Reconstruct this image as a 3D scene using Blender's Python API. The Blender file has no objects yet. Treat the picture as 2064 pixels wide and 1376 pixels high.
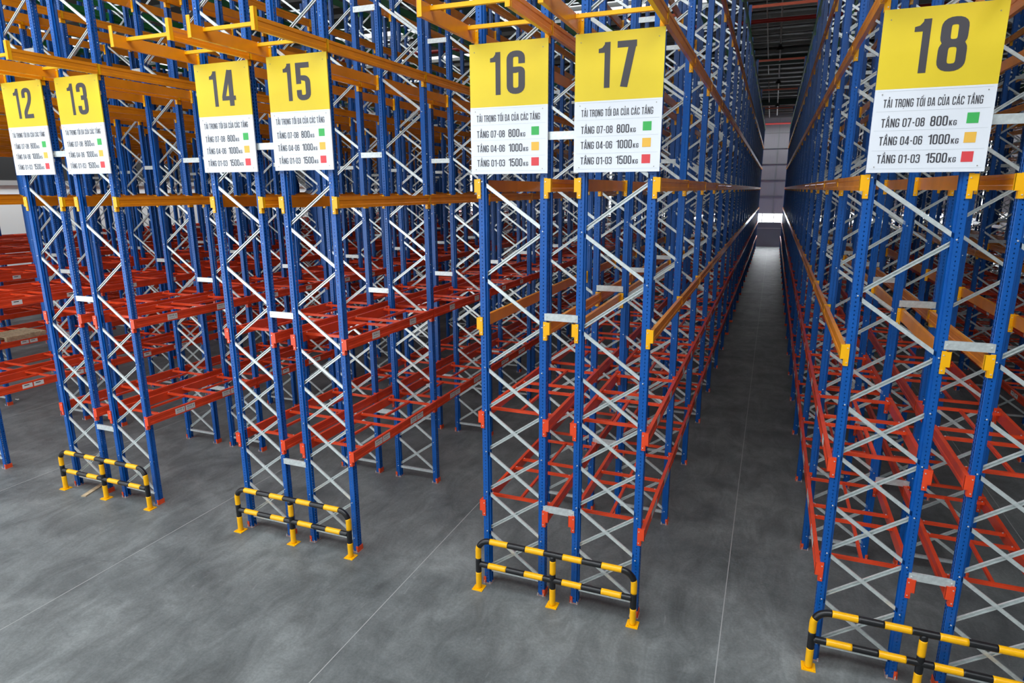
import bpy, math, random
from mathutils import Matrix, Vector
random.seed(7)
C = bpy.context.scene.collection
S = bpy.context.scene

# ---------------------------------------------------------------- camera
cam_d = bpy.data.cameras.new('camera')
cam = bpy.data.objects.new('camera', cam_d); C.objects.link(cam); S.camera = cam
F_PX = 1294.27
cam_d.sensor_width = 36.0
cam_d.lens = F_PX / 2064 * 36.0
cam_d.clip_end = 400
CP = Vector((2.7179, -8.2328, 6.0508))
YAW, PIT, ROL = 0.3801, 0.2314, 0.0050
cy, sy, cp_, sp = math.cos(YAW), math.sin(YAW), math.cos(PIT), math.sin(PIT)
fwd = Vector((-sy * cp_, cy * cp_, -sp)); rt = Vector((cy, sy, 0)); dn = fwd.cross(rt)
rt2 = math.cos(ROL) * rt + math.sin(ROL) * dn
dn2 = -math.sin(ROL) * rt + math.cos(ROL) * dn
m = Matrix.Identity(4)
for i in range(3):
    m[i][0] = rt2[i]; m[i][1] = -dn2[i]; m[i][2] = -fwd[i]; m[i][3] = CP[i]
cam.matrix_world = m
def px(x, y, z):
    q = Vector((x, y, z)) - CP
    d = q.dot(fwd)
    if d < 0.3: return None
    return 1032 + F_PX * q.dot(rt2) / d, 688 + F_PX * q.dot(dn2) / d, d

# ---------------------------------------------------------------- light
S.view_settings.view_transform = 'Standard'
S.view_settings.look = 'None'
S.view_settings.gamma = 1
S.view_settings.use_curve_mapping = False
S.view_settings.exposure = 0.0
w = bpy.data.worlds.new('daylight'); S.world = w; w.use_nodes = True
bg = w.node_tree.nodes['Background']
bg.inputs[0].default_value = (0.86, 0.93, 1.0, 1); bg.inputs[1].default_value = 2.0
sun_d = bpy.data.lights.new('sun', 'SUN'); sun_d.energy = 34; sun_d.angle = math.radians(1.0)
sun_d.color = (1.0, 0.95, 0.88)
sun = bpy.data.objects.new('sun', sun_d); C.objects.link(sun); sun.location = (-20, -40, 30)
sun.rotation_euler = Vector((0.16, 0.84, -0.50)).to_track_quat('-Z', 'Y').to_euler()
def area(name, loc, to, sx, sy_, power, col=(0.9, 0.95, 1.0)):
    d = bpy.data.lights.new(name, 'AREA'); d.shape = 'RECTANGLE'; d.size = sx; d.size_y = sy_; d.energy = power; d.color = col
    o = bpy.data.objects.new(name, d); C.objects.link(o); o.location = loc
    o.rotation_euler = (Vector(to) - Vector(loc)).to_track_quat('-Z', 'Y').to_euler()
    return o
# daylight at the loading door and end window, plus added fill lamps
area('loading_door_daylight', (-23.0, -19.6, 3.5), (-8.0, 0, 3.4), 22, 6.4, 1150)
area('front_wall_fill', (-4.0, -19.6, 8.2), (-2.0, 0, 4.0), 22, 2.6, 500)  # added fill lamp; the front wall is solid here, no window
area('overhead_fill', (-13, -9, 16.2), (-13, -6.5, 0), 46, 11.0, 7800)  # added overhead fill under the closed roof deck, brightens the front hall
area('end_window_daylight', (0, 66.0, 3.0), (0, 60, 1.6), 60, 0.9, 3000)
area('end_wall_fill', (0, 63.6, 12.3), (0, 66.5, 5.5), 60, 1.2, 850)  # added fill lamp to brighten the end wall
area('left_wall_fill', (-39.2, 34, 13.0), (-42, 34, 3.0), 60, 2.0, 5500)  # added fill lamp turned onto the left wall

# ---------------------------------------------------------------- materials
def mat(name, col, rough=0.5, metal=0.0, noise=0.0, scale=8.0, bump=0.0, spec=0.5, emit=0.0):
    mt = bpy.data.materials.new(name); mt.use_nodes = True
    nt = mt.node_tree; b = nt.nodes['Principled BSDF']
    b.inputs['Roughness'].default_value = rough; b.inputs['Metallic'].default_value = metal
    b.inputs['Specular IOR Level'].default_value = spec
    b.inputs['Base Color'].default_value = (*col, 1)
    if noise or bump:
        tc = nt.nodes.new('ShaderNodeTexCoord'); n = nt.nodes.new('ShaderNodeTexNoise')
        n.inputs['Scale'].default_value = scale; n.inputs['Detail'].default_value = 4
        nt.links.new(tc.outputs['Object'], n.inputs['Vector'])
        if noise:
            r = nt.nodes.new('ShaderNodeValToRGB')
            r.color_ramp.elements[0].position = 0.3; r.color_ramp.elements[1].position = 0.7
            r.color_ramp.elements[0].color = (*[c * (1 - noise) for c in col], 1)
            r.color_ramp.elements[1].color = (*[min(1, c * (1 + noise)) for c in col], 1)
            nt.links.new(n.outputs['Fac'], r.inputs['Fac']); nt.links.new(r.outputs['Color'], b.inputs['Base Color'])
        if bump:
            bp = nt.nodes.new('ShaderNodeBump'); bp.inputs['Strength'].default_value = bump; bp.inputs['Distance'].default_value = 0.01
            nt.links.new(n.outputs['Fac'], bp.inputs['Height']); nt.links.new(bp.outputs['Normal'], b.inputs['Normal'])
    if emit:
        b.inputs['Emission Color'].default_value = (*col, 1); b.inputs['Emission Strength'].default_value = emit
    return mt
M = {}
M['blue'] = mat('blue_powder_coat', (0.001, 0.088, 0.37), 0.34, 0, 0.10, 3.0)
M['red'] = mat('red_powder_coat', (0.78, 0.065, 0.016), 0.27, 0, 0.12, 3.0)
M['orange'] = mat('orange_powder_coat', (0.90, 0.30, 0.008), 0.24, 0, 0.10, 3.0)
M['amber'] = mat('amber_powder_coat', (1.0, 0.46, 0.0), 0.36, 0, 0.05, 3.0)
M['green'] = mat('green_powder_coat', (0.02, 0.20, 0.05), 0.38, 0, 0.1, 3.0)
M['foot'] = mat('orange_red_foot', (0.85, 0.09, 0.02), 0.4, 0, 0.1, 20.0)
M['fplate'] = mat('pinkish_grey_plate', (0.42, 0.27, 0.24), 0.5)
M['zinc'] = mat('galvanised_steel', (0.72, 0.77, 0.76), 0.30, 0.5, 0.12, 22.0)
M['bolt'] = mat('zinc_bolt', (0.85, 0.86, 0.86), 0.3, 0.6)
M['gyellow'] = mat('guard_yellow', (1.0, 0.48, 0.0), 0.3, 0, 0.05, 10.0)
M['gblack'] = mat('guard_black', (0.010, 0.010, 0.011), 0.33, 0, 0.2, 10.0)
M['syellow'] = mat('sign_yellow', (0.80, 0.60, 0.022), 0.42, 0, 0.03, 2.0)
M['swhite'] = mat('sign_white', (0.80, 0.83, 0.88), 0.42, 0, 0.02, 2.0)
M['sink'] = mat('sign_grey_print', (0.055, 0.052, 0.062), 0.5)
M['sgreen'] = mat('sign_green_print', (0.05, 0.45, 0.10), 0.5)
M['samber'] = mat('sign_amber_print', (0.88, 0.50, 0.07), 0.5)
M['sred'] = mat('sign_red_print', (0.75, 0.06, 0.07), 0.5)
M['sline'] = mat('sign_fine_line', (0.62, 0.66, 0.70), 0.5)
M['label'] = mat('white_sticker', (0.80, 0.80, 0.76), 0.5)
M['ink'] = mat('black_print', (0.03, 0.03, 0.03), 0.5)
M['wood'] = mat('raw_pine', (0.52, 0.40, 0.25), 0.7, 0, 0.25, 9.0)
M['pipe'] = mat('red_pipe_paint', (0.35, 0.025, 0.02), 0.45)
M['tie'] = mat('orange_red_tie', (0.70, 0.10, 0.03), 0.45)
M['white'] = mat('white_conduit', (0.7, 0.7, 0.68), 0.5)
M['dark'] = mat('dark_lamp_housing', (0.03, 0.03, 0.03), 0.5)
M['paper'] = mat('white_scrap', (0.8, 0.8, 0.78), 0.8)
M['glass'] = mat('daylit_glazing', (0.95, 0.98, 1.0), 0.5, emit=3.2)
M['trans'] = mat('translucent_panel', (0.92, 0.97, 1.0), 0.5, emit=3.0)
M['sky'] = mat('roof_light_panel', (0.93, 0.98, 1.0), 0.5, emit=1.15)

def floor_mat():
    mt = bpy.data.materials.new('power_floated_concrete'); mt.use_nodes = True
    nt = mt.node_tree; b = nt.nodes['Principled BSDF']; L = nt.links
    tc = nt.nodes.new('ShaderNodeTexCoord')
    def noise(scale, detail, rough=0.55, dist=0.0, sc=(1, 1, 1), rot=0.0):
        mp = nt.nodes.new('ShaderNodeMapping'); mp.inputs['Scale'].default_value = sc; mp.inputs['Rotation'].default_value = (0, 0, rot)
        n = nt.nodes.new('ShaderNodeTexNoise'); n.inputs['Scale'].default_value = scale; n.inputs['Detail'].default_value = detail
        n.inputs['Roughness'].default_value = rough; n.inputs['Distortion'].default_value = dist
        L.new(tc.outputs['Object'], mp.inputs['Vector']); L.new(mp.outputs['Vector'], n.inputs['Vector']); return n
    def ramp(n, p0, c0, p1, c1):
        r = nt.nodes.new('ShaderNodeValToRGB'); r.color_ramp.elements[0].position = p0; r.color_ramp.elements[1].position = p1
        r.color_ramp.elements[0].color = (*c0, 1); r.color_ramp.elements[1].color = (*c1, 1); L.new(n.outputs['Fac'], r.inputs['Fac']); return r
    def mix(a, c, fac, mode='MULTIPLY'):
        x = nt.nodes.new('ShaderNodeMix'); x.data_type = 'RGBA'; x.blend_type = mode
        if isinstance(fac, float): x.inputs[0].default_value = fac
        else: L.new(fac, x.inputs[0])
        L.new(a, x.inputs[6])
        if isinstance(c, tuple): x.inputs[7].default_value = (*c, 1)
        else: L.new(c, x.inputs[7])
        return x.outputs[2]
    big = ramp(noise(0.45, 6, 0.62, 0.4, (1, 1.7, 1)), 0.30, (0.102, 0.113, 0.112), 0.72, (0.232, 0.248, 0.242))
    mid = ramp(noise(2.2, 8, 0.7, 0.8, (1, 0.45, 1), 0.9), 0.34, (0.62, 0.62, 0.62), 0.66, (1.28, 1.28, 1.28))
    fin = ramp(noise(26, 5, 0.7), 0.35, (0.78, 0.78, 0.78), 0.68, (1.16, 1.16, 1.16))
    col = mix(big.outputs['Color'], mid.outputs['Color'], 0.85)
    col = mix(col, fin.outputs['Color'], 0.8)
    # pale trowel marks and dark scuffs
    sc = ramp(noise(3.2, 9, 0.75, 2.2, (1.6, 0.5, 1), 0.5), 0.62, (0, 0, 0), 0.72, (1, 1, 1))
    f = nt.nodes.new('ShaderNodeMath'); f.operation = 'MULTIPLY'; f.inputs[1].default_value = 0.40; L.new(sc.outputs['Color'], f.inputs[0])
    col = mix(col, (0.40, 0.41, 0.41), f.outputs[0], 'MIX')
    sk = ramp(noise(1.3, 9, 0.75, 1.5, (0.6, 1.5, 1), 0.4), 0.30, (1, 1, 1), 0.40, (0, 0, 0))
    f2 = nt.nodes.new('ShaderNodeMath'); f2.operation = 'MULTIPLY'; f2.inputs[1].default_value = 0.50; L.new(sk.outputs['Color'], f2.inputs[0])
    col = mix(col, (0.07, 0.075, 0.08), f2.outputs[0], 'MIX')
    L.new(col, b.inputs['Base Color'])
    rr = nt.nodes.new('ShaderNodeMapRange'); rr.inputs[3].default_value = 0.40; rr.inputs[4].default_value = 0.62
    L.new(noise(1.7, 6).outputs['Fac'], rr.inputs[0]); L.new(rr.outputs[0], b.inputs['Roughness'])
    b.inputs['Specular IOR Level'].default_value = 0.5
    return mt
M['floor'] = floor_mat()
def ribbed(name, col, axis, per, depth=0.5, rough=0.5):
    mt = mat(name, col, rough)
    nt = mt.node_tree; b = nt.nodes['Principled BSDF']
    tc = nt.nodes.new('ShaderNodeTexCoord'); wv = nt.nodes.new('ShaderNodeTexWave'); wv.wave_type = 'BANDS'; wv.bands_direction = axis
    wv.inputs['Scale'].default_value = 0.314 / per; wv.wave_profile = 'SAW'
    bp = nt.nodes.new('ShaderNodeBump'); bp.inputs['Strength'].default_value = depth; bp.inputs['Distance'].default_value = 0.03
    nt.links.new(tc.outputs['Object'], wv.inputs['Vector']); nt.links.new(wv.outputs['Fac'], bp.inputs['Height']); nt.links.new(bp.outputs['Normal'], b.inputs['Normal'])
    return mt
M['wall'] = ribbed('grey_ribbed_cladding', (0.42, 0.40, 0.42), 'X', 0.25, 0.6)
M['wall_low'] = mat('dark_plinth_panel', (0.16, 0.16, 0.18), 0.6, 0, 0.1, 0.5)
M['wall_white'] = ribbed('white_panel_wall', (0.72, 0.76, 0.74), 'Y', 1.1, 0.3)
M['wall_dark'] = mat('dark_upper_cladding', (0.008, 0.009, 0.009), 0.7)
M['roof'] = ribbed('dark_green_roof_deck', (0.085, 0.095, 0.085), 'X', 0.3, 0.6)
M['purlin'] = mat('grey_purlin', (0.36, 0.37, 0.36), 0.45, 0.2)

# ---------------------------------------------------------------- mesh helpers
class MB:
    def __init__(s): s.v = []; s.f = []; s.mi = []; s.cur = 0
    def quad(s, pts):
        n = len(s.v); s.v += [tuple(p) for p in pts]; s.f.append(tuple(range(n, n + len(pts)))); s.mi.append(s.cur)
    def box(s, x0, x1, y0, y1, z0, z1):
        n = len(s.v)
        s.v += [(x0, y0, z0), (x1, y0, z0), (x1, y1, z0), (x0, y1, z0), (x0, y0, z1), (x1, y0, z1), (x1, y1, z1), (x0, y1, z1)]
        for f in ((0, 3, 2, 1), (4, 5, 6, 7), (0, 1, 5, 4), (1, 2, 6, 5), (2, 3, 7, 6), (3, 0, 4, 7)):
            s.f.append(tuple(n + i for i in f)); s.mi.append(s.cur)
    def prism(s, prof, a, b, ax='Y', closed=True, caps=True):
        """extrude a 2D profile along an axis; prof in the two other axes"""
        def P(u, t):
            if ax == 'Y': return (u[0], t, u[1])
            if ax == 'Z': return (u[0], u[1], t)
            return (t, u[0], u[1])
        n = len(s.v); k = len(prof)
        s.v += [P(u, a) for u in prof] + [P(u, b) for u in prof]
        for i in range(k if closed else k - 1):
            j = (i + 1) % k; s.f.append((n + i, n + j, n + k + j, n + k + i)); s.mi.append(s.cur)
        if closed and caps:
            s.f.append(tuple(n + i for i in range(k))); s.mi.append(s.cur)
            s.f.append(tuple(n + k + i for i in reversed(range(k)))); s.mi.append(s.cur)
    def chan(s, p, q, up, w_, d, lip=0.0):
        """C-channel from p to q: web w_ wide lying across 'side', flanges d along 'up'"""
        p = Vector(p); q = Vector(q); t = (q - p).normalized(); up = Vector(up).normalized(); sd = t.cross(up).normalized()
        pr = [(-w_ / 2 + lip, d), (-w_ / 2, d), (-w_ / 2, 0), (w_ / 2, 0), (w_ / 2, d), (w_ / 2 - lip, d)]
        n = len(s.v)
        for e in (p, q):
            for a, b in pr: s.v.append(tuple(e + sd * a + up * b))
        for i in range(5): s.f.append((n + i, n + i + 1, n + 7 + i, n + 6 + i)); s.mi.append(s.cur)
    def tube(s, pts, r, seg=14, cap=True):
        n0 = len(s.v); prev = None; fr = None
        P = [Vector(p) for p in pts]
        for i, p in enumerate(P):
            t = (P[min(i + 1, len(P) - 1)] - P[max(i - 1, 0)]).normalized()
            if fr is None:
                a = Vector((0, 1, 0)) if abs(t.y) < 0.9 else Vector((1, 0, 0)); fr = (a - t * a.dot(t)).normalized()
            else: fr = (fr - t * fr.dot(t)).normalized()
            b = t.cross(fr)
            for k in range(seg):
                an = 2 * math.pi * k / seg; s.v.append(tuple(p + fr * math.cos(an) * r + b * math.sin(an) * r))
        for i in range(len(P) - 1):
            for k in range(seg):
                a = n0 + i * seg + k; b = n0 + i * seg + (k + 1) % seg
                s.f.append((a, b, b + seg, a + seg)); s.mi.append(s.cur)
        if cap:
            s.f.append(tuple(n0 + k for k in reversed(range(seg)))); s.mi.append(s.cur)
            s.f.append(tuple(n0 + (len(P) - 1) * seg + k for k in range(seg))); s.mi.append(s.cur)
    def disc(s, c, r, y_thick=0.006, seg=8):
        s.tube([(c[0], c[1], c[2]), (c[0], c[1] - y_thick, c[2])], r, seg)
    def add(s, o, off=(0, 0, 0), mx=False):
        n = len(s.v)
        for v in o.v: s.v.append(((-v[0] if mx else v[0]) + off[0], v[1] + off[1], v[2] + off[2]))
        for f, mi in zip(o.f, o.mi): s.f.append(tuple(n + i for i in f)); s.mi.append(mi if s.keep else s.cur)
    keep = False
    def mesh(s, name, mats, smooth=False):
        me = bpy.data.meshes.new(name); me.from_pydata(s.v, [], s.f)
        for mm in (mats if isinstance(mats, (list, tuple)) else [mats]): me.materials.append(mm)
        me.polygons.foreach_set('material_index', s.mi)
        if smooth: me.polygons.foreach_set('use_smooth', [True] * len(s.f))
        me.update(); return me
def link(name, me, parent=None, loc=(0, 0, 0)):
    o = bpy.data.objects.new(name, me); C.objects.link(o); o.location = loc
    if parent: o.parent = parent
    return o
def tag(o, label, cat, group=None, kind=None):
    if label: o['label'] = label
    if cat: o['category'] = cat
    if group: o['group'] = group
    if kind: o['kind'] = kind
    return o
def empty(name, loc, label, cat, group=None):
    o = bpy.data.objects.new(name, None); C.objects.link(o); o.location = loc; o.empty_display_size = 0.2
    return tag(o, label, cat, group)
def struct(name, mb, mt, smooth=False):
    o = link(name, mb.mesh(name, mt, smooth)); o['kind'] = 'structure'; return o

# ---------------------------------------------------------------- building shell
XL, XR, YF, YE = -42.0, 27.0, -20.0, 66.5
RZ0, RSL = 13.3, 0.052            # roof height at the end wall and its rise towards the front
def rz(y): return RZ0 + RSL * (YE - y)
b = MB(); b.quad([(XL, YF, 0), (XR, YF, 0), (XR, YE, 0), (XL, YE, 0)]); b.box(XL, XR, YF, YE, -0.3, -0.01); struct('floor', b, M['floor'])
b = MB()
for i in range(-7, 5):                                       # saw-cut joints down the middle of each aisle
    x = 2.51 + i * 4.76
    b.box(x - 0.006, x + 0.006, YF + 0.5, YE - 0.1, 0.0005, 0.002)
struct('trim_1', b, mat('joint_sealant', (0.40, 0.40, 0.39), 0.7))
# end wall, with the window band and upright translucent strips
STR = (-31.8, -14.4, 4.9, 21.9)
def holes_wall(name, mt, xs, z0, z1, y):
    bb = MB(); x = XL
    for s_ in xs:
        bb.box(x, s_ - 0.9, y, y + 0.15, z0, z1); x = s_ + 0.9
    bb.box(x, XR, y, y + 0.15, z0, z1); struct(name, bb, mt)
holes_wall('wall_back', M['wall'], STR, 3.5, rz(YE) + 0.1, YE)
b = MB(); b.box(XL, XR, YE, YE + 0.15, 0, 2.58); struct('wall_back_plinth', b, M['wall_low'])
b = MB()
b.box(XL, XR, YE - 0.01, YE + 0.1, 3.50, 3.56); b.box(XL, XR, YE - 0.02, YE + 0.1, 2.50, 2.58); b.box(XL, XR, YE - 0.06, YE, 1.92, 1.98)
x = XL
while x < XR: b.box(x - 0.03, x + 0.03, YE - 0.03, YE + 0.05, 2.58, 3.5); x += 1.15
for z in (5.36, 7.0, 8.6, 10.15, 11.7): b.box(XL, XR, YE - 0.12, YE, z - 0.035, z + 0.035)
x = XL + 2.2
while x < XR: b.box(x - 0.05, x + 0.05, YE - 0.05, YE, 3.56, rz(YE)); x += 3.54
struct('trim_2', b, M['purlin'])
b = MB(); b.box(XL, XR, YE + 0.06, YE + 0.08, 2.58, 3.5); struct('window_1', b, M['glass'])
for i, s_ in enumerate(STR):
    b = MB(); b.box(s_ - 0.9, s_ + 0.9, YE + 0.05, YE + 0.07, 3.56, 11.9); struct('window_%d' % (i + 2), b, M['trans'])
b = MB(); b.box(XL - 0.15, XL, YF, YE, 0, 6.6); struct('wall_left', b, M['wall_white'])
b = MB(); b.box(XL - 0.15, XL, YF, YE, 6.6, 19); struct('wall_left_upper', b, M['wall_dark'])
b = MB(); b.box(XL - 0.0, XL + 0.12, YF, YE, 6.5, 6.8); struct('trim_3', b, M['purlin'])
b = MB(); b.box(XR, XR + 0.15, YF, YE, 0, 19); struct('wall_right', b, M['wall'])
# front wall with its loading door openings
DO = ((-35, -11),)
b = MB(); x = XL
for a, c in DO: b.box(x, a, YF - 0.2, YF, 0, 6.8); x = c
b.box(x, XR, YF - 0.2, YF, 0, 6.8); b.box(XL, XR, YF - 0.2, YF, 6.8, rz(YF) + 0.2); struct('wall_front', b, M['wall_white'])
# roof deck with translucent strips across its pitch
SKY = [(-24.5, -15.5), (-1.5, 0.6 + 6)]
skyl = [(-26.0, -14.5, 27.0, 29.4), (-26.0, -14.5, 33.0, 35.2), (-12.0, -1.0, 26.5, 28.6), (-3.5, 9.0, 17.6, 20.4), (-30.0, -18, 40, 42.5), (-41.5, -39.0, 12, 60)]  # last strip is an added glowing panel that brightens the left wall
def roof_piece(bb, x0, x1, y0, y1, dz=0.0, t=0.08):
    n = len(bb.v)
    for z_ in (0, t):
        bb.v += [(x0, y0, rz(y0) + dz + z_), (x1, y0, rz(y0) + dz + z_), (x1, y1, rz(y1) + dz + z_), (x0, y1, rz(y1) + dz + z_)]
    for f in ((0, 3, 2, 1), (4, 5, 6, 7), (0, 1, 5, 4), (1, 2, 6, 5), (2, 3, 7, 6), (3, 0, 4, 7)): bb.f.append(tuple(n + i for i in f)); bb.mi.append(0)
b = MB(); roof_piece(b, XL, XR, YF, YE, 0.05); struct('ceiling', b, M['roof'])
for i, (x0, x1, y0, y1) in enumerate(skyl):
    b = MB(); roof_piece(b, x0, x1, y0, y1, -0.02, 0.04); struct('window_%d' % (i + 6), b, M['sky'])
b = MB(); y = 3.0
while y < YE:
    z = rz(y); b.box(XL, XR, y - 0.035, y + 0.035, z - 0.22, z - 0.02); y += 1.5
struct('trim_4', b, M['purlin'])
b = MB()
for x in (-33.7, -16.0, 1.55 + 0.15, 19.4):
    for y in range(4, 66, 1):
        pass
for y in (9.0, 24.5, 40.0, 55.5):
    z = rz(y) - 0.22; b.box(XL, XR, y - 0.12, y + 0.12, z - 0.5, z)
struct('trim_5', b, mat('dark_green_rafter', (0.03, 0.06, 0.045), 0.5))

# ---------------------------------------------------------------- rack constants
W = 1.0; GAP = 0.417; BAY = 2.86; NB = 22; UD = 0.12
P0, NZ0 = 0.6567, 0.2565                                     # bracing pitch and first node height
PAIRX = {12: -10.555, 14: -5.857, 16: -1.059, 18: 3.639}
def pair_x(n):
    if n in PAIRX: return PAIRX[n]
    if n < 12: return -10.555 - (12 - n) / 2 * 4.70
    return 3.639 + (n - 18) / 2 * 4.72
LV_A = [(1.84, 'red'), (3.75, 'red'), (5.96, 'orange'), (8.16, 'orange'), (10.1, 'orange'), (11.9, 'green')]
LV_B = [(1.42, 'red'), (2.85, 'red'), (4.27, 'orange'), (6.19, 'orange'), (8.09, 'orange'), (10.05, 'orange'), (11.85, 'green')]
def levels(n): return LV_A if n < 16 else LV_B
TALL = (3, 7, 11, 15, 19)
TOP, TOPT = 12.30, 12.88
cols = []                                                    # (row number, x of frame's left face, mirrored)
for n in range(1, 25):
    if n == 1: cols.append((1, pair_x(0) + W + GAP, True)); continue
    pn = n - n % 2; x0 = pair_x(pn)
    cols.append((n, x0 if n % 2 == 0 else x0 + W + GAP, n % 2 == 1))
NUMW = {12: 'twelve', 13: 'thirteen', 14: 'fourteen', 15: 'fifteen', 16: 'sixteen', 17: 'seventeen', 18: 'eighteen'}
ORD = ['front', 'second', 'third', 'fourth', 'fifth', 'sixth', 'seventh', 'eighth', 'ninth', 'tenth', 'eleventh', 'twelfth', 'thirteenth', 'fourteenth',
       'fifteenth', 'sixteenth', 'seventeenth', 'eighteenth', 'nineteenth', 'twentieth', 'twenty-first', 'twenty-second', 'twenty-third']
def row_txt(n):
    if 12 <= n <= 18: return 'in the row under sign %s' % NUMW[n]
    if n < 12: return 'in the %s row beyond sign twelve' % (['', 'first'] + ORD[1:])[12 - n]
    return 'in the %s row beyond sign eighteen' % (['', 'first'] + ORD[1:])[n - 18]

# ---------------------------------------------------------------- upright frame
def upright_mb(h, fine=True):
    """open perforated channel; aisle face at x=0, folded back to x=0.11; y from 0 to UD"""
    bb = MB(); D = 0.085
    if not fine:
        bb.prism([(0.11, 0.03), (D, 0.03), (D, 0.0), (0, 0), (0, UD), (D, UD), (D, 0.09), (0.11, 0.09)], 0.01, h, 'Z', closed=False)
        return bb
    PT = 0.05; nz = int((h - 0.06) / PT)
    def strip(p0, p1, z0=0.01, z1=None):
        z1 = h if z1 is None else z1
        bb.quad([(*p0, z0), (*p1, z0), (*p1, z1), (*p0, z1)])
    def hole_strip(p0, p1, hw, hh, off=0.0):
        a = Vector(p0); c = Vector(p1); L = (c - a).length; d = (c - a) / L; mid = (a + c) / 2
        strip(p0, p1, 0.01, 0.05); strip(p0, p1, 0.05 + nz * PT, h)
        for i in range(nz):
            z0 = 0.05 + i * PT; z1 = z0 + PT; zc = (z0 + z1) / 2 + off
            o = [(a.x, a.y, z0), (c.x, c.y, z0), (c.x, c.y, z1), (a.x, a.y, z1)]
            l = mid - d * hw; r = mid + d * hw
            q = [(l.x, l.y, zc - hh), (r.x, r.y, zc - hh), (r.x, r.y, zc + hh), (l.x, l.y, zc + hh)]
            n = len(bb.v); bb.v += o + q
            for k in range(4):
                j = (k + 1) % 4; bb.f.append((n + k, n + j, n + 4 + j, n + 4 + k)); bb.mi.append(0)
    # back lips
    strip((0.112, 0.030), (D, 0.030)); strip((D, 0.030), (D, 0.0))
    # front flange with one column of small holes
    strip((D, 0), (0.060, 0)); hole_strip((0.060, 0), (0.034, 0), 0.006, 0.0075, 0.004); strip((0.034, 0), (0.006, 0)); strip((0.006, 0), (0, 0.006))
    # aisle face: two columns of slots either side of a raised rib
    hole_strip((0, 0.006), (0, 0.052), 0.0105, 0.0165, 0.0)
    strip((0, 0.052), (0.006, 0.055)); strip((0.006, 0.055), (0.006, 0.065)); strip((0.006, 0.065), (0, 0.068))
    hole_strip((0, 0.068), (0, 0.114), 0.0105, 0.0165, 0.0)
    strip((0, 0.114), (0.006, UD)); strip((0.006, UD), (0.036, UD)); hole_strip((0.036, UD), (0.060, UD), 0.006, 0.0075, 0.004); strip((0.060, UD), (D, UD))
    strip((D, UD), (D, 0.09)); strip((D, 0.09), (0.112, 0.09))
    return bb
def mirrored(bb, w_=0.0):
    r = MB(); r.v = [(w_ - v[0], v[1], v[2]) for v in bb.v]; r.f = [tuple(reversed(f)) for f in bb.f]; r.mi = list(bb.mi); return r
def brace_mb(up, full=True):
    """diagonal from the left upright's bolt to the right one's, local origin at left bolt height 0"""
    bb = MB(); z0, z1 = (0, P0) if up else (P0, 0)
    yy = 0.072 if up else 0.030
    a = (0.062, yy, z0 + (0.018 if up else -0.018)); c = (W - 0.062, yy, z1 + (-0.018 if up else 0.018))
    bb.chan(a, c, (0, -1, 0) if up else (0, 1, 0), 0.046, 0.024, 0.012)
    return bb
def bolt_mb():
    bb = MB(); bb.tube([(0, 0.002, 0), (0, -0.006, 0)], 0.010, 6); bb.tube([(0, -0.005, 0), (0, -0.012, 0)], 0.006, 6); return bb
def foot_mb():
    bb = MB(); bb.box(-0.02, 0.12, -0.02, UD + 0.02, 0, 0.006); bb.cur = 1
    bb.box(-0.008, 0.030, -0.010, -0.002, 0.006, 0.110); bb.box(-0.012, -0.003, -0.010, UD + 0.010, 0.006, 0.10)
    bb.cur = 2
    for x in (0.10, 0.012): bb.tube([(x, -0.02, 0.0), (x, -0.02, 0.05)], 0.007, 6)
    return bb
FINE = {}
for key, h in (('n', TOP), ('t', TOPT)):
    u = upright_mb(h); FINE[key, 0] = u.mesh('upright', M['blue']); FINE[key, 1] = mirrored(u).mesh('upright', M['blue'])
ft = foot_mb(); FOOT = (ft.mesh('foot_plate', [M['fplate'], M['foot'], M['bolt']]), mirrored(ft).mesh('foot_plate', [M['fplate'], M['foot'], M['bolt']]))
BR = {1: brace_mb(True), 0: brace_mb(False)}
BRM = {k: v.mesh('brace', M['zinc']) for k, v in BR.items()}
hb = MB(); hb.chan((0.07, 0.03, 0), (W - 0.07, 0.03, 0), (0, 1, 0), 0.046, 0.045, 0.010)
HBM = hb.mesh('brace', M['zinc']); bolt = bolt_mb(); BOLT = bolt.mesh('bolt', M['bolt'])
def bracing(mir, tall):
    """list of (kind, z) for a frame: crossed panels below, a single zigzag above"""
    L = [('h', NZ0 - 0.03)]
    kt = 18
    for k in range(5): L += [(1, NZ0 + k * P0), (0, NZ0 + k * P0)]
    for k in range(5, kt):                                  # odd nodes sit on the outer (aisle) upright
        rising = (k % 2 == 1) != mir
        L.append((1 if rising else 0, NZ0 + k * P0))
    L.append(('h', NZ0 + kt * P0 + 0.03))
    return L, kt
def bolts(mir, tall):
    kt = 18; R = []
    for k in range(kt + 1):
        outer_odd = k % 2 == 1
        for side in (0, 1):                                  # 0 left, 1 right
            if k > 5:
                on_left = outer_odd != mir
                if (side == 0) != on_left: continue
            R.append((0.062 if side == 0 else W - 0.062, NZ0 + k * P0))
    return R
def frame_full(n, x, y, mir, tall, idx):
    r = empty('rack_frame', (x, y, 0), 'blue braced rack frame, %s %s' % ('front frame' if idx == 0 else ORD[idx] + ' frame back', row_txt(n)), 'rack frame',
              'upright frames of the pallet racks')
    kk = 't' if tall else 'n'
    link('upright', FINE[kk, 0], r); link('upright', FINE[kk, 1], r, (W, 0, 0))
    link('foot_plate', FOOT[0], r); link('foot_plate', FOOT[1], r, (W, 0, 0))
    for k, z in bracing(mir, tall)[0]: link('brace', HBM if k == 'h' else BRM[k], r, (0, 0, z))
    return r
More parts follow.
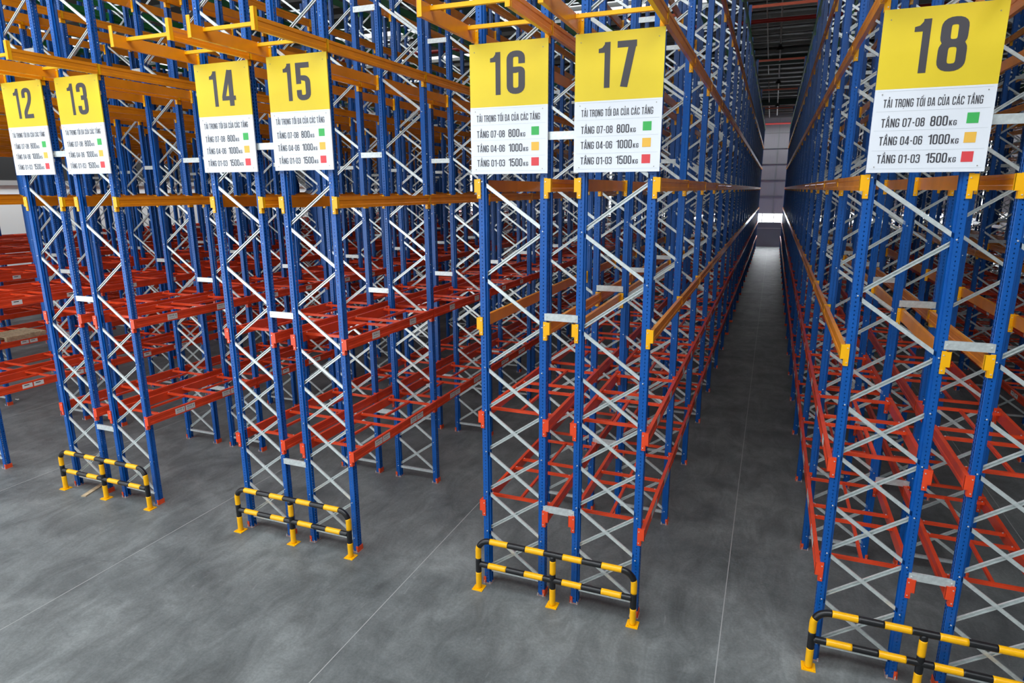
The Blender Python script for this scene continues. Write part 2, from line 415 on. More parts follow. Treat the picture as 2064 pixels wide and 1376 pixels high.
def frame_mb(mir, tall, fine):
    bb = MB(); h = TOPT if tall else TOP; u = upright_mb(h, fine); bb.cur = 0
    bb.add(u); bb.add(mirrored(u, W))
    bb.cur = 1
    for k, z in bracing(mir, tall)[0]: bb.add(hb if k == 'h' else BR[k], (0, 0, z))
    bb.cur = 2; f = MB(); f.box(-0.02, 0.12, -0.02, UD + 0.02, 0, 0.09); bb.add(f); bb.add(mirrored(f, W))
    return bb
BOLTROW = {}
for mir in (False, True):
    bb = MB()
    for (bx_, bz) in bolts(mir, False): bb.add(bolt, (bx_, 0, bz))
    BOLTROW[mir] = bb.mesh('bolts', M['bolt'])
FM = {}
for mir in (False, True):
    for tall in (False, True):
        for fine in (False, True):
            FM[mir, tall, fine] = frame_mb(mir, tall, fine).mesh('rack_frame', [M['blue'], M['zinc'], M['foot']])
def in_view(pts, mg):
    for p in pts:
        q = px(*p)
        if q and -mg < q[0] < 2064 + mg and -mg < q[1] < 1376 + mg: return True
    return False
fr = []
for (n, x, mir) in cols:
    for i in range(NB + 1):
        y = i * BAY
        if not in_view([(x + 0.5, y, z) for z in (0, 2, 4, 6, 8, 10, 12)], 260): continue
        q = px(x + 0.5, y, 5); fr.append((q[2] if q else 0.5, n, x, y, mir, i in TALL, i))
fr.sort(key=lambda t: t[0])
N_FULL_F = 100
rest = MB(); rest.keep = True
RF = {(mir, tall): frame_mb(mir, tall, False) for mir in (False, True) for tall in (False, True)}
for k, (d, n, x, y, mir, tall, i) in enumerate(fr):
    if k < N_FULL_F:
        r = frame_full(n, x, y, mir, tall, i)
        if k < 60: o = link('bolts', BOLTROW[mir], r); o['kind'] = 'stuff'
    elif k < 300:
        tag(link('rack_frame', FM[mir, tall, d < 34], None, (x, y, 0)), 'blue braced rack frame, %s frame back %s' % (ORD[i], row_txt(n)), 'rack frame',
            'upright frames of the pallet racks')
    else: rest.add(RF[mir, tall], (x, y, 0))
if rest.v: tag(link('rack_frame', rest.mesh('far_frames', [M['blue'], M['zinc'], M['foot']])), 'many blue rack frames far back in the rows, too distant to tell apart', 'rack frames', 'upright frames of the pallet racks', 'stuff')

# ---------------------------------------------------------------- row spacers between the two frames of a pair
sp_mb = MB(); sp_mb.chan((-0.03, -0.004, 0), (GAP + 0.03, -0.004, 0), (0, 1, 0), 0.10, 0.03, 0.0)
sp_mb.chan((-0.01, -0.006, 0.022), (0.09, -0.006, 0.022), (0, 1, 0), 0.006, 0.002); sp_mb.chan((GAP - 0.09, -0.006, 0.022), (GAP + 0.01, -0.006, 0.022), (0, 1, 0), 0.006, 0.002)
for xx in (0.0, GAP): sp_mb.tube([(xx, 0, 0), (xx, -0.014, 0)], 0.010, 6)
SPM = sp_mb.mesh('row_spacer', M['zinc'])
sl = []
for pn in range(2, 24, 2):
    x = pair_x(pn) + W
    for i in range(NB + 1):
        for j, z in enumerate((1.46, 4.07 if pn < 16 else 4.35, 6.73, 9.35, 11.6)):
            if in_view([(x, i * BAY, z)], 120): sl.append((px(x, i * BAY, z)[2], pn, x, i, j, z))
sl.sort(key=lambda t: t[0])
rest = MB(); simple = MB(); simple.box(-0.03, GAP + 0.03, -0.01, 0.02, -0.05, 0.05)
HT = ['lowest', 'second lowest', 'middle', 'second highest', 'highest']
def pair_txt(pn):
    if pn == 12: return 'rows twelve and thirteen'
    if pn in (14, 16): return 'rows %s and %s' % (NUMW[pn], NUMW[pn + 1])
    if pn == 18: return 'row eighteen and its neighbour'
    if pn < 12: return 'the %s pair of rows beyond sign twelve' % (['', 'first'] + ORD[1:])[(12 - pn) // 2]
    return 'the %s pair of rows beyond row eighteen' % (['', 'first'] + ORD[1:])[(pn - 18) // 2]
for k, (d, pn, x, i, j, z) in enumerate(sl):
    if k < 300: tag(link('row_spacer', SPM, None, (x, i * BAY, z)), '%s galvanised spacer at %s frames of %s' % (HT[j], ORD[i], pair_txt(pn)), 'spacer', 'galvanised spacers joining back-to-back racks')
    else: rest.add(simple, (x, i * BAY, z))
if rest.v: tag(link('row_spacer', rest.mesh('far_spacers', M['zinc'])), 'many galvanised row spacers far back between the rack pairs', 'spacers', 'galvanised spacers joining back-to-back racks', 'stuff')

# ---------------------------------------------------------------- shelves: two beams, their connectors, bars and stickers
BH = 0.165
def beam_mb(L, h=BH, y0=-0.010):
    """outer (aisle) side towards -x; inner side at x=0; top at z=0"""
    bb = MB()
    pr = [(0, 0), (-0.050, 0), (-0.050, -0.045), (-0.042, -0.055), (-0.042, -h + 0.055), (-0.050, -h + 0.045), (-0.050, -h), (0, -h)]
    bb.prism(pr, y0, L + y0 - 0.002, 'Y'); return bb
def conn_mb(h=BH):
    bb = MB()                                               # wraps the upright's corner, with a tongue below the beam
    bb.box(-0.003, 0.042, -0.018, -0.001, -h - 0.085, 0.012)
    bb.box(-0.054, -0.003, -0.018, -0.010, -h - 0.004, 0.006)
    bb.box(-0.012, -0.001, -0.018, 0.045, -h - 0.085, -h - 0.002)
    bb.box(-0.054, -0.050, -0.018, 0.030, -h - 0.002, 0.004)
    bb.cur = 1
    for z in (-0.035, -h - 0.045): bb.tube([(0.022, -0.017, z), (0.022, -0.026, z)], 0.008, 6)
    return bb
def rear_conn_mb(h=BH):
    bb = MB(); bb.box(-0.012, -0.001, BAY + 0.052, BAY + 0.092, -h - 0.085, -h - 0.002); return bb
def bar_mb():
    bb = MB(); bb.prism([(0.022, -0.012), (0.022, -0.052), (-0.022, -0.052), (-0.022, -0.012)], 0.0, W, 'X'); return bb
_b = MB()
def bar_mesh():
    bb = MB(); bb.box(0.002, W - 0.002, -0.022, 0.022, -0.052, -0.010)
    bb.cur = 1
    for x in (0.03, W - 0.03): bb.tube([(x, 0, -0.012), (x, 0, -0.002)], 0.009, 6)
    return bb
def mid_bar_mb(L):
    bb = MB(); bb.box(-0.02, 0.02, 0.022, L - 0.022, -0.052, -0.014); return bb
BARS = (0.30, 1.34, 1.72, 2.70)
bm = beam_mb(BAY); bmm = mirrored(bm); cm = conn_mb(); cmm = mirrored(cm); rc = rear_conn_mb(); rcm = mirrored(rc)
bar = bar_mesh(); mb1 = mid_bar_mb(1.04); mb2 = mid_bar_mb(0.98)
def sticker_mb(side):
    """white location sticker with a barcode and an arrow, on the beam's outer face"""
    bb = MB(); x = -0.0515; w2, h2 = 0.115, 0.056
    bb.box(x, x + 0.001, -w2, w2, -h2, h2)
    bb.cur = 1; xx = x - 0.0012
    def r(y0, y1, z0, z1): bb.quad([(xx, y0, z0), (xx, y0, z1), (xx, y1, z1), (xx, y1, z0)])
    for y0, y1, z0, z1 in ((-w2 + .006, w2 - .006, h2 - .010, h2 - .008), (-w2 + .006, w2 - .006, -h2 + .008, -h2 + .010), (-w2 + .006, -w2 + .008, -h2 + .007, h2 - .007), (w2 - .008, w2 - .006, -h2 + .007, h2 - .007)): r(y0, y1, z0, z1)
    y = -0.085; rnd = random.Random(3)
    while y < 0.055:
        ww = rnd.choice((0.002, 0.003, 0.005)); r(y, y + ww, 0.004, 0.036); y += ww + rnd.choice((0.004, 0.007))
    y = -0.08
    while y < 0.05: r(y, y + 0.007, -0.030, -0.016); y += 0.014
    r(0.076, 0.084, -0.030, 0.020); bb.quad([(xx, 0.066, 0.012), (xx, 0.080, 0.036), (xx, 0.094, 0.012)])
    return bb
st = sticker_mb(0); stm = mirrored(st)
SH = {}
for c in ('red', 'orange', 'green'):
    cc = M['amber'] if c == 'orange' else M[c]
    SH[c] = dict(beam=(bm.mesh('beam', M[c]), bmm.mesh('beam', M[c])), conn=(cm.mesh('connector', [cc, M['bolt']]), cmm.mesh('connector', [cc, M['bolt']])),
                 rc=(rc.mesh('connector', cc), rcm.mesh('connector', cc)))
BARM = bar.mesh('support_bar', [M['red'], M['bolt']]); MB1 = mb1.mesh('support_bar', M['red']); MB2 = mb2.mesh('support_bar', M['red'])
STK = (st.mesh('location_label', [M['label'], M['ink']]), stm.mesh('location_label', [M['label'], M['ink']]))
def sticker_spots(j): return (0.72, 0.97, 1.93, 2.18) if j == 0 else (0.82, 2.05)
def shelf_full(n, x, y, z, c, j, label, mir):
    r = empty('pallet_shelf', (x, y, z), label, 'rack shelf', '%s shelves of the pallet racks' % c)
    d = SH[c]
    for s, xx in ((0, 0), (1, W)):
        bo = link('beam', d['beam'][s], r, (xx, 0, 0))
        o = link('connector', d['conn'][s], bo); link('connector', d['rc'][s], bo)
        if c == 'red' and ((s == 1) == mir):
            for yy in sticker_spots(j): link('location_label', STK[s], bo, (0, yy, -BH / 2))
    if c == 'red':
        for yy in BARS: link('support_bar', BARM, r, (0, yy, 0))
        link('support_bar', MB1, r, (0.5, 0.30, 0)); link('support_bar', MB2, r, (0.5, 1.72, 0))
    return r
def shelf_mb(c, stick, j):
    """mats: 0 body, 1 connector, 2 bolt, 3 label, 4 ink"""
    bb = MB()
    for s, (be, co) in enumerate(((bm, cm), (bmm, cmm))):
        bb.cur = 0; bb.add(be, (s * W, 0, 0)); bb.cur = 1; bb.add(co, (s * W, 0, 0))
    if c == 'red':
        bb.cur = 0
        for yy in BARS: t = MB(); t.box(0.002, W - 0.002, yy - 0.022, yy + 0.022, -0.052, -0.010); bb.add(t)
        bb.add(mb1, (0.5, 0.30, 0)); bb.add(mb2, (0.5, 1.72, 0))
        if stick is not None:
            bb.cur = 3
            for yy in sticker_spots(j):
                t = MB(); xx = -0.052 if stick == 0 else W + 0.051; t.box(xx, xx + 0.001, yy - 0.11, yy + 0.11, -BH / 2 - 0.05, -BH / 2 + 0.05); bb.add(t)
            bb.cur = 4
            for yy in sticker_spots(j):
                t = MB(); xx = -0.0535 if stick == 0 else W + 0.0525; t.box(xx, xx + 0.001, yy - 0.07, yy + 0.04, -BH / 2 + 0.008, -BH / 2 + 0.026); bb.add(t)
    return bb
def cmats(c): return [M[c], M['amber'] if c == 'orange' else M[c], M['bolt'], M['label'], M['ink']]
SM = {(c, s, j): shelf_mb(c, s, j).mesh('pallet_shelf', cmats(c)) for c in ('red', 'orange', 'green') for s in (0, 1) for j in (0, 1)}
simp = {}
for c in ('red', 'orange', 'green'):
    t = MB(); t.box(-0.05, 0, -0.01, BAY - 0.012, -BH, 0); t.box(W, W + 0.05, -0.01, BAY - 0.012, -BH, 0)
    if c == 'red':
        for yy in BARS: t.box(0, W, yy - 0.022, yy + 0.022, -0.052, -0.010)
    t.cur = 1; t.box(-0.012, 0.035, -0.016, -0.001, -BH - 0.08, 0.01); t.box(W - 0.035, W + 0.012, -0.016, -0.001, -BH - 0.08, 0.01)
    simp[c] = t
sh = []
for (n, x, mir) in cols:
    LV = levels(n)
    for i in range(NB):
        for j, (z, c) in enumerate(LV):
            if not in_view([(x + 0.5, i * BAY + t, z) for t in (0, 1.4, 2.8)], 200): continue
            q = px(x + 0.5, i * BAY + 1.4, z); sh.append((q[2] if q else 0.5, n, x, i, z, c, j, mir))
sh.sort(key=lambda t: t[0])
LT = ['lowest', 'second lowest', 'third', 'fourth', 'fifth', 'sixth', 'seventh']
rest = {c: MB() for c in simp}
for c in rest: rest[c].keep = True
BAYW = ['first'] + ORD[1:]
for k, (d, n, x, i, z, c, j, mir) in enumerate(sh):
    lab = '%s %s shelf level in the %s bay %s' % (LT[j], c, BAYW[i], row_txt(n))
    if k < 130: shelf_full(n, x, i * BAY, z, c, j, lab, mir)
    elif k < 300: tag(link('pallet_shelf', SM[c, 1 if mir else 0, min(j, 1)], None, (x, i * BAY, z)), lab, 'rack shelf', '%s shelves of the pallet racks' % c)
    else: rest[c].add(simp[c], (x, i * BAY, z))
for c in rest:
    if rest[c].v: tag(link('pallet_shelf', rest[c].mesh('far_shelves', [M[c], M['amber'] if c == 'orange' else M[c]])), 'many %s shelf beams deep in the rows, too distant to tell apart' % c, 'rack shelves', '%s shelves of the pallet racks' % c, 'stuff')

# ---------------------------------------------------------------- cantilevered beam pairs sticking out over the signs
CL = 1.42
cb = MB(); cb.prism([(0, 0), (-0.050, 0), (-0.050, -0.045), (-0.042, -0.055), (-0.042, -BH + 0.055), (-0.050, -BH + 0.045), (-0.050, -BH), (0, -BH)], -CL, -0.02, 'Y')
CBM = (cb.mesh('beam', M['orange']), mirrored(cb).mesh('beam', M['orange']))
tp = MB(); tp.box(-0.056, 0.004, -CL - 0.010, -CL, -BH - 0.005, 0.10); tp.box(-0.056, -0.048, -CL - 0.010, -CL + 0.045, -BH - 0.005, 0.10)
TPM = (tp.mesh('end_plate', M['amber']), mirrored(tp).mesh('end_plate', M['amber']))
cbar = MB(); cbar.box(0.002, W - 0.002, -0.024, 0.024, -0.058, -0.012); cbar.cur = 1
for x in (0.03, W - 0.03):
    for dy in (-0.03, 0.03): cbar.tube([(x, dy, -0.014), (x, dy, -0.004)], 0.008, 6)
CBAR = cbar.mesh('support_bar', [M['amber'], M['bolt']])
CFM = (SH['orange']['conn'][0], SH['orange']['conn'][1])
for (n, x, mir) in cols:
    if not 9 <= n <= 19: continue
    z = 8.16 if n < 16 else 8.09
    side = 'above sign %s' % NUMW[n] if 12 <= n <= 18 else row_txt(n)
    r = empty('cantilever_shelf', (x, 0, z), 'pair of orange beams jutting forward %s' % side, 'rack shelf', 'orange beam pairs jutting from the rack fronts')
    for s, xx in ((0, 0), (1, W)):
        bo = link('beam', CBM[s], r, (xx, 0, 0)); e = link('end_plate', TPM[s], bo); e['label'] = 'upright amber end plate'
    for yy in (-1.2, -0.22): link('support_bar', CBAR, r, (0, yy, 0))

# ---------------------------------------------------------------- portal ties across the aisles on the tall frames
tieM = {}
for k in range(0, len(cols) - 1):
    n, x, mir = cols[k]
    if not mir: continue
    x0 = x + W; x1 = cols[k + 1][1]
    for i in TALL:
        if not in_view([((x0 + x1) / 2, i * BAY, 13.0)], 60): continue
        t = MB(); L = x1 - x0; t.box(0, L, 0.02, 0.08, -0.10, 0.0); t.box(0.0, 0.012, 0.0, 0.10, -0.22, 0.02); t.box(L - 0.012, L, 0.0, 0.10, -0.22, 0.02)
        o = link('portal_tie', t.mesh('portal_tie', M['tie']), None, (x0, i * BAY, 12.85))
        tag(o, 'orange-red tie beam crossing from the %s frame %s' % (ORD[i], row_txt(n)), 'tie beam', 'tie beams across the aisles')

# ---------------------------------------------------------------- collision guards
def guard(x0, x1, y, label, z_lo=0.0):
    r = empty('collision_guard', (x0, y, 0), label, 'guard rail', 'black and yellow guards at the rack ends')
    L = x1 - x0; R_ = 0.045; HH = 0.84; BR_ = 0.19
    def banded(name, pts, first, seg, nseg_hint=None, lab=None):
        """tube along pts, painted in alternating bands of length seg"""
        bb = MB(); P = [Vector(p) for p in pts]
        # resample
        out = [P[0]]; acc = [0.0]
        for a, c in zip(P, P[1:]):
            d = (c - a).length; k = max(1, int(math.ceil(d / 0.03)))
            for q in range(1, k + 1): out.append(a.lerp(c, q / k)); acc.append(acc[-1] + d / k)
        # cut into bands
        cur = []; bi = 0; lim = seg[0]; col = first; idx = 0
        tot = acc[-1]
        bounds = [0]; s_ = 0; q = 0
        while s_ < tot - 1e-6:
            s_ += seg[min(q, len(seg) - 1)]; q += 1; bounds.append(min(s_, tot))
        def at(s__):
            for a in range(len(acc) - 1):
                if acc[a + 1] >= s__ - 1e-9:
                    t = (s__ - acc[a]) / max(1e-9, acc[a + 1] - acc[a]); return out[a].lerp(out[a + 1], max(0, min(1, t)))
            return out[-1]
        for k in range(len(bounds) - 1):
            a, c = bounds[k], bounds[k + 1]
            if c - a < 1e-5: continue
            pp = [at(a)] + [out[t] for t in range(len(out)) if a + 1e-4 < acc[t] < c - 1e-4] + [at(c)]
            bb.cur = (first + k) % 2; bb.tube(pp, R_ + (0.0008 if bb.cur == 1 else 0), 20, cap=True)
        return link(name, bb.mesh(name, [M['gblack'], M['gyellow']], True), r)
    arc = []
    for k in range(0, 13):
        a = math.pi / 2 * k / 12; arc.append((BR_ - BR_ * math.cos(a), 0, HH - BR_ + BR_ * math.sin(a)))
    path = [(0, 0, 0.01)] + arc + [(L - p[0], 0, p[2]) for p in reversed(arc)] + [(L, 0, 0.01)]
    leg = HH - BR_
    up = [0.28, 0.24, 0.20]                                  # yellow, black, yellow going up the post
    arc_l = math.pi / 2 * BR_
    rest_arc = leg + arc_l - sum(up)
    straight = L - 2 * BR_; sg = straight / 7.0
    seq = up + [rest_arc] + [sg] * 7 + [rest_arc] + up[::-1]
    banded('top_rail', path, 1, seq)
    ms = (L - 0.04 - 0.30) / 7
    banded('middle_rail', [(0.02, 0, 0.425), (L - 0.02, 0, 0.425)], 0, [0.15] + [ms] * 7 + [1])
    banded('centre_post', [(L / 2, 0, 0.01), (L / 2, 0, HH - 0.02)], 1, [0.28, 0.24, 0.22, 0.3])
    for xx in (0, L / 2, L):
        t = MB(); t.box(xx - 0.085, xx + 0.085, -0.085, 0.085, 0.0, 0.012)
        for dx in (-0.062, 0.062):
            for dy in (-0.062, 0.062): t.tube([(xx + dx, dy, 0.012), (xx + dx, dy, 0.026)], 0.009, 6)
        link('base_plate', t.mesh('base_plate', M['gyellow']), r)
    return r
for pn, lab in ((12, 'black and yellow hooped guard rail in front of racks twelve and thirteen'), (14, 'black and yellow hooped guard rail in front of racks fourteen and fifteen'),
                (16, 'black and yellow hooped guard rail in front of racks sixteen and seventeen'), (18, 'black and yellow hooped guard rail in front of rack eighteen')):
    x0 = pair_x(pn); guard(x0 - 0.02 - (0.03 if pn == 12 else 0), x0 + 2 * W + GAP - 0.03, -0.17, lab)

# ---------------------------------------------------------------- lettering
def round_path(pts, rad, closed=False):
    P = [Vector((p[0], p[1])) for p in pts]; out = []
    n = len(P)
    for i in range(n):
        if not closed and i in (0, n - 1): out.append(P[i]); continue
        a, b_, c = P[i - 1], P[i], P[(i + 1) % n]
        r = pts[i][2] if len(pts[i]) > 2 else rad
        r = min(r, (a - b_).length * 0.5, (c - b_).length * 0.5)
        if r < 1e-4: out.append(b_); continue
        p = b_ + (a - b_).normalized() * r; q = b_ + (c - b_).normalized() * r
        for k in range(6):
            t = k / 5; out.append((1 - t) ** 2 * p + 2 * t * (1 - t) * b_ + t * t * q)
    ded = [out[0]]
    for q in out[1:]:
        if (q - ded[-1]).length > 1e-4: ded.append(q)
    if closed and (ded[0] - ded[-1]).length < 1e-4: ded.pop()
    out = ded
    if closed: out.append(out[0].copy())
    return out
def stroke(bb, path, t, X, Y, S_, y):
    """flat strip of width t along a 2-D path, drawn on the plane y facing -y"""
    n = len(path); L = []; R = []
    for i in range(n):
        if i == 0:
            if (path[0] - path[-1]).length < 1e-6: d0 = (path[-1] - path[-2]).normalized(); d1 = (path[1] - path[0]).normalized()
            else: d0 = d1 = (path[1] - path[0]).normalized()
        elif i == n - 1:
            if (path[0] - path[-1]).length < 1e-6: d0 = (path[-1] - path[-2]).normalized(); d1 = (path[1] - path[0]).normalized()
            else: d0 = d1 = (path[-1] - path[-2]).normalized()
        else: d0 = (path[i] - path[i - 1]).normalized(); d1 = (path[i + 1] - path[i]).normalized()
        n0 = Vector((-d0.y, d0.x)); n1 = Vector((-d1.y, d1.x)); mm = (n0 + n1)
        if mm.length < 1e-3: mm = n0
        mm.normalize(); k = 1 / max(0.4, mm.dot(n0))
        L.append(path[i] + mm * t / 2 * k); R.append(path[i] - mm * t / 2 * k)
    for A_ in (L, R):                                        # keep the inner side of a tight bend from crossing itself
        for i in range(1, n):
            d = path[i] - path[i - 1]
            if (A_[i] - A_[i - 1]).dot(d) < 0: A_[i] = A_[i - 1].copy()
    for i in range(n - 1):
        q = [(X + p.x * S_, y, Y + p.y * S_) for p in (R[i], R[i + 1], L[i + 1], L[i])]
        bb.quad([q[k] for k in range(4) if k == 0 or (Vector(q[k]) - Vector(q[k - 1])).length > 1e-6])
def glyph(ch, t):
    a = t / 2; w_ = 0.40; Lx, Rx, B, T = a, w_ - a, a, 1 - a; r = 0.17
    st_ = []; th = t
    def add(p, closed=False, rad=r, tt=None): st_.append((p, closed, rad, tt or th))
    s = {'0': 'O', 'Ả': 'A', 'Á': 'A', 'Ầ': 'A', 'Ọ': 'O', 'Ố': 'O', 'Ủ': 'U'}.get(ch, ch)
    if s == 'O': add([(Lx, B), (Rx, B), (Rx, T), (Lx, T)], True)
    elif s == '1': w_ = 0.31; add([(w_ - a, 0), (w_ - a, 1)]); add('flag')
    elif s == '2': add([(Lx, 0.68), (Lx, T), (Rx, T), (Rx, 0.60), (Lx, 0.20), (Lx, B, 0.0), (w_, B)])
    elif s == '3': add([(Lx, 0.72), (Lx, T), (Rx, T), (Rx, 0.53), (0.15, 0.53)]); add([(0.15, 0.53), (Rx, 0.53), (Rx, B), (Lx, B), (Lx, 0.28)])
    elif s == '4': w_ = 0.43; add([(0.27, 1.0), (0.06, 0.27)], tt=t * 0.85); add([(0.0, 0.22), (w_, 0.22)], tt=t * 0.85); add([(0.30, 0), (0.30, 1)])
    elif s == '5': add([(w_ - 0.01, T), (Lx, T, 0), (Lx, 0.44)]); add([(Lx, 0.50), (Lx, 0.59), (Rx, 0.59), (Rx, B), (Lx, B), (Lx, 0.28)])
    elif s == '6': add([(Rx, 0.70), (Rx, T), (Lx, T), (Lx, B), (Rx, B), (Rx, 0.56), (0.2, 0.56)]); add([(0.21, 0.56), (Lx + .01, 0.56)])
    elif s == '7': add([(0, T), (w_ - 0.03, T, 0)]); add([(w_ - a - 0.035, 1.0 - t * 0.45), (0.14, 0)])
    elif s == '8': add([(Lx, B), (Rx, B), (Rx, 0.52), (Lx, 0.52)], True); add([(Lx + .01, 0.52), (Rx - .01, 0.52), (Rx - .01, T), (Lx + .01, T)], True)
    elif s == 'A': w_ = 0.42; add([(a * 0.9, 0), (w_ / 2 - 0.03, 1)], tt=t * .9); add([(w_ - a * 0.9, 0), (w_ / 2 + 0.03, 1)], tt=t * .9); add([(0.10, 0.24), (w_ - 0.10, 0.24)], tt=t * .8)
    elif s == 'T': w_ = 0.38; add([(0, T), (w_, T)]); add([(w_ / 2, 0), (w_ / 2, 1)])
    elif s == 'N': add([(Lx, 0), (Lx, 1)]); add([(Rx, 0), (Rx, 1)]); add([(Lx, 1), (Rx, 0)], tt=t * .95)
    elif s == 'G': add([(Rx, 0.70), (Rx, T), (Lx, T), (Lx, B), (Rx, B), (Rx, 0.48, 0), (0.20, 0.48)])
    elif s == 'R': add([(Lx, 0), (Lx, 1)]); add([(Lx, T), (Rx, T), (Rx, 0.50), (Lx, 0.50)]); add([(Lx, 0.50), (Rx, 0.50, .1), (Rx, 0)])
    elif s == 'I': w_ = t; add([(a, 0), (a, 1)])
    elif s == 'C': add([(Rx, 0.66), (Rx, T), (Lx, T), (Lx, B), (Rx, B), (Rx, 0.34)])
    elif s == 'U': add([(Lx, 1), (Lx, B), (Rx, B), (Rx, 1)])
    elif s == 'Đ': add([(Lx, B, 0), (Rx, B), (Rx, T), (Lx, T, 0)], True); add([(-0.06, 0.5), (0.19, 0.5)], tt=t * .6)
    elif s == 'K': add([(Lx, 0), (Lx, 1)]); add([(Lx, 0.36), (Rx, 1)]); add([(0.17, 0.55), (Rx, 0)])
    elif s == '-': w_ = 0.26; add([(0.03, 0.45), (0.23, 0.45)])
    elif s == ' ': w_ = 0.17
    c = w_ / 2; q = t * 0.55
    if ch in 'ẦỐ': add([(c - 0.13, 1.06), (c, 1.17, 0), (c + 0.13, 1.06)], tt=q)
    if ch == 'Ầ': add([(c - 0.02, 1.34), (c + 0.09, 1.22)], tt=q)
    if ch == 'Ố': add([(c + 0.16, 1.34), (c + 0.08, 1.20)], tt=q)
    if ch == 'Á': add([(c + 0.08, 1.24), (c - 0.03, 1.08)], tt=q)
    if ch in 'ẢỦ': add([(c - 0.07, 1.24), (c + 0.06, 1.26), (c + 0.06, 1.17), (c - 0.01, 1.14), (c - 0.01, 1.07)], rad=0.04, tt=q)
    if ch == 'Ọ': add([(c - 0.045, -0.13), (c + 0.045, -0.13)], tt=0.09)
    return st_, w_
def text_w(s, t, track): return sum(glyph(ch, t)[1] + track for ch in s) - track
def text(bb, s, X, Y, H, y, t=0.13, track=0.075, width=None):
    """cap height H, lower-left at X,Y; squeezed to width if given"""
    tw = text_w(s, t, track); k = (width / (tw * H)) if width else 1.0
    x = 0
    for ch in s:
        st_, w_ = glyph(ch, t); sub = MB()
        for si, (p, closed, rad, tt) in enumerate(st_):
            if p == 'flag':
                e = 0.31 - t * 0.95; sub.quad([(e, -0.0004, 0.775), (e, -0.0004, 0.97), (e - 0.03, -0.0004, 0.93), (e - 0.075, -0.0004, 0.885), (0.0, -0.0004, 0.865), (0.0, -0.0004, 0.775)][::-1]); continue
            stroke(sub, round_path(p, rad, closed), tt, 0, 0, 1, -0.0004 * si)
        n = len(bb.v)
        for v in sub.v: bb.v.append((X + (x + v[0]) * H * k, y + v[1], Y + v[2] * H))
        for f in sub.f: bb.f.append(tuple(n + i for i in f)); bb.mi.append(bb.cur)
        x += w_ + track
# ---------------------------------------------------------------- signs
SW, SHT = 1.085, 1.63
ZB = SHT * (1 - 0.478)                                       # height of the yellow/white division
def sign(n, x, z, look):
    r = empty('load_sign', (x, -0.052, z), look, 'sign', 'numbered load signs on the rack fronts')
    t = MB(); t.box(0, SW, 0, 0.018, 0, ZB); link('lower_board', t.mesh('lower_board', M['swhite']), r)['label'] = 'white lower board'
    t = MB(); t.box(0, SW, 0, 0.018, ZB, SHT); link('upper_board', t.mesh('upper_board', M['syellow']), r)['label'] = 'yellow upper board'
    t = MB(); H = (SHT - ZB) * 0.665; zb = ZB + (SHT - ZB) * 0.185
    s = str(n)
    text(t, s[0], SW * 0.270, zb, H, -0.002, 0.150, 0.0, width=SW * 0.133)
    text(t, s[1], SW * 0.482, zb, H, -0.002, 0.142, 0.0, width=SW * (0.232 if s[1] != '4' else 0.25))
    link('number', t.mesh('number', M['sink']), r)['label'] = 'large dark grey number %d' % n
    t = MB(); Y = -0.002
    text(t, 'TẢI TRỌNG TỐI ĐA CỦA CÁC TẦNG', SW * 0.083, ZB * (1 - 0.215), 0.083, Y, 0.12, 0.08, width=SW * 0.82)
    for k, (a, bt) in enumerate((('07-08', '800'), ('04-06', '1000'), ('01-03', '1500'))):
        zc = ZB * (1 - (0.43, 0.645, 0.865)[k])
        text(t, 'TẦNG ' + a, SW * 0.083, zc - 0.018, 0.088, Y, 0.118, 0.07, width=SW * 0.37)
        w_ = SW * (0.143 if k == 0 else 0.180)
        text(t, bt, SW * 0.50, zc - 0.020, 0.100, Y, 0.122, 0.07, width=w_)
        text(t, 'KG', SW * 0.50 + w_ + 0.014, zc - 0.018, 0.052, Y, 0.13, 0.10, width=SW * 0.062)
    link('lettering', t.mesh('lettering', M['sink']), r)
    for k, mm in enumerate(('sgreen', 'samber', 'sred')):
        zc = ZB * (1 - (0.375, 0.60, 0.825)[k]); t = MB(); t.quad([(SW * 0.795, -0.002, zc - 0.05), (SW * 0.795 + 0.105, -0.002, zc - 0.05), (SW * 0.795 + 0.105, -0.002, zc + 0.055), (SW * 0.795, -0.002, zc + 0.055)])
        link('colour_square', t.mesh('colour_square', M[mm]), r)['label'] = ('green', 'amber', 'red')[k] + ' colour square'
    t = MB()
    for z_ in (0.04, ZB * 0.27, ZB * 0.51, ZB * 0.74, ZB - 0.02): t.box(0.03, SW - 0.03, -0.0012, -0.0002, z_ - 0.002, z_ + 0.002)
    link('ruled_lines', t.mesh('ruled_lines', M['sline']), r)
    t = MB()
    for xx in (0.07, SW - 0.07):
        for z_ in (0.06, ZB - 0.05, SHT - 0.10): t.tube([(xx, 0, z_), (xx, -0.005, z_)], 0.006, 8)
    link('rivets', t.mesh('rivets', mat('rivet_head', (0.35, 0.33, 0.28), 0.4, 0.4)), r)
    t = MB()
    for z_ in (0.25, SHT - 0.3): t.box(0.02, SW - 0.02, 0.018, 0.050, z_ - 0.03, z_ + 0.03)
    link('fixing_rail', t.mesh('fixing_rail', M['zinc']), r)
for n, dx, z in ((12, -0.06, 6.37), (13, -0.03, 6.37), (14, -0.05, 6.35), (15, -0.03, 6.36), (16, -0.07, 6.262), (17, -0.05, 6.265), (18, -0.01, 6.215)):
    x = [c for c in cols if c[0] == n][0][1]
    sign(n, x + dx, z, 'yellow and white load sign with the number %s' % NUMW[n])

# ---------------------------------------------------------------- bits on the floor and on the shelves
t = MB(); t.box(-0.05, 0.05, -0.29, 0.29, 0, 0.022); o = link('wooden_plank', t.mesh('wooden_plank', M['wood']), None, (-9.98, -0.02, 0.0)); o.rotation_euler = (0, 0, 0.30)
tag(o, 'short pale wooden plank lying on the floor behind a guard rail', 'plank')
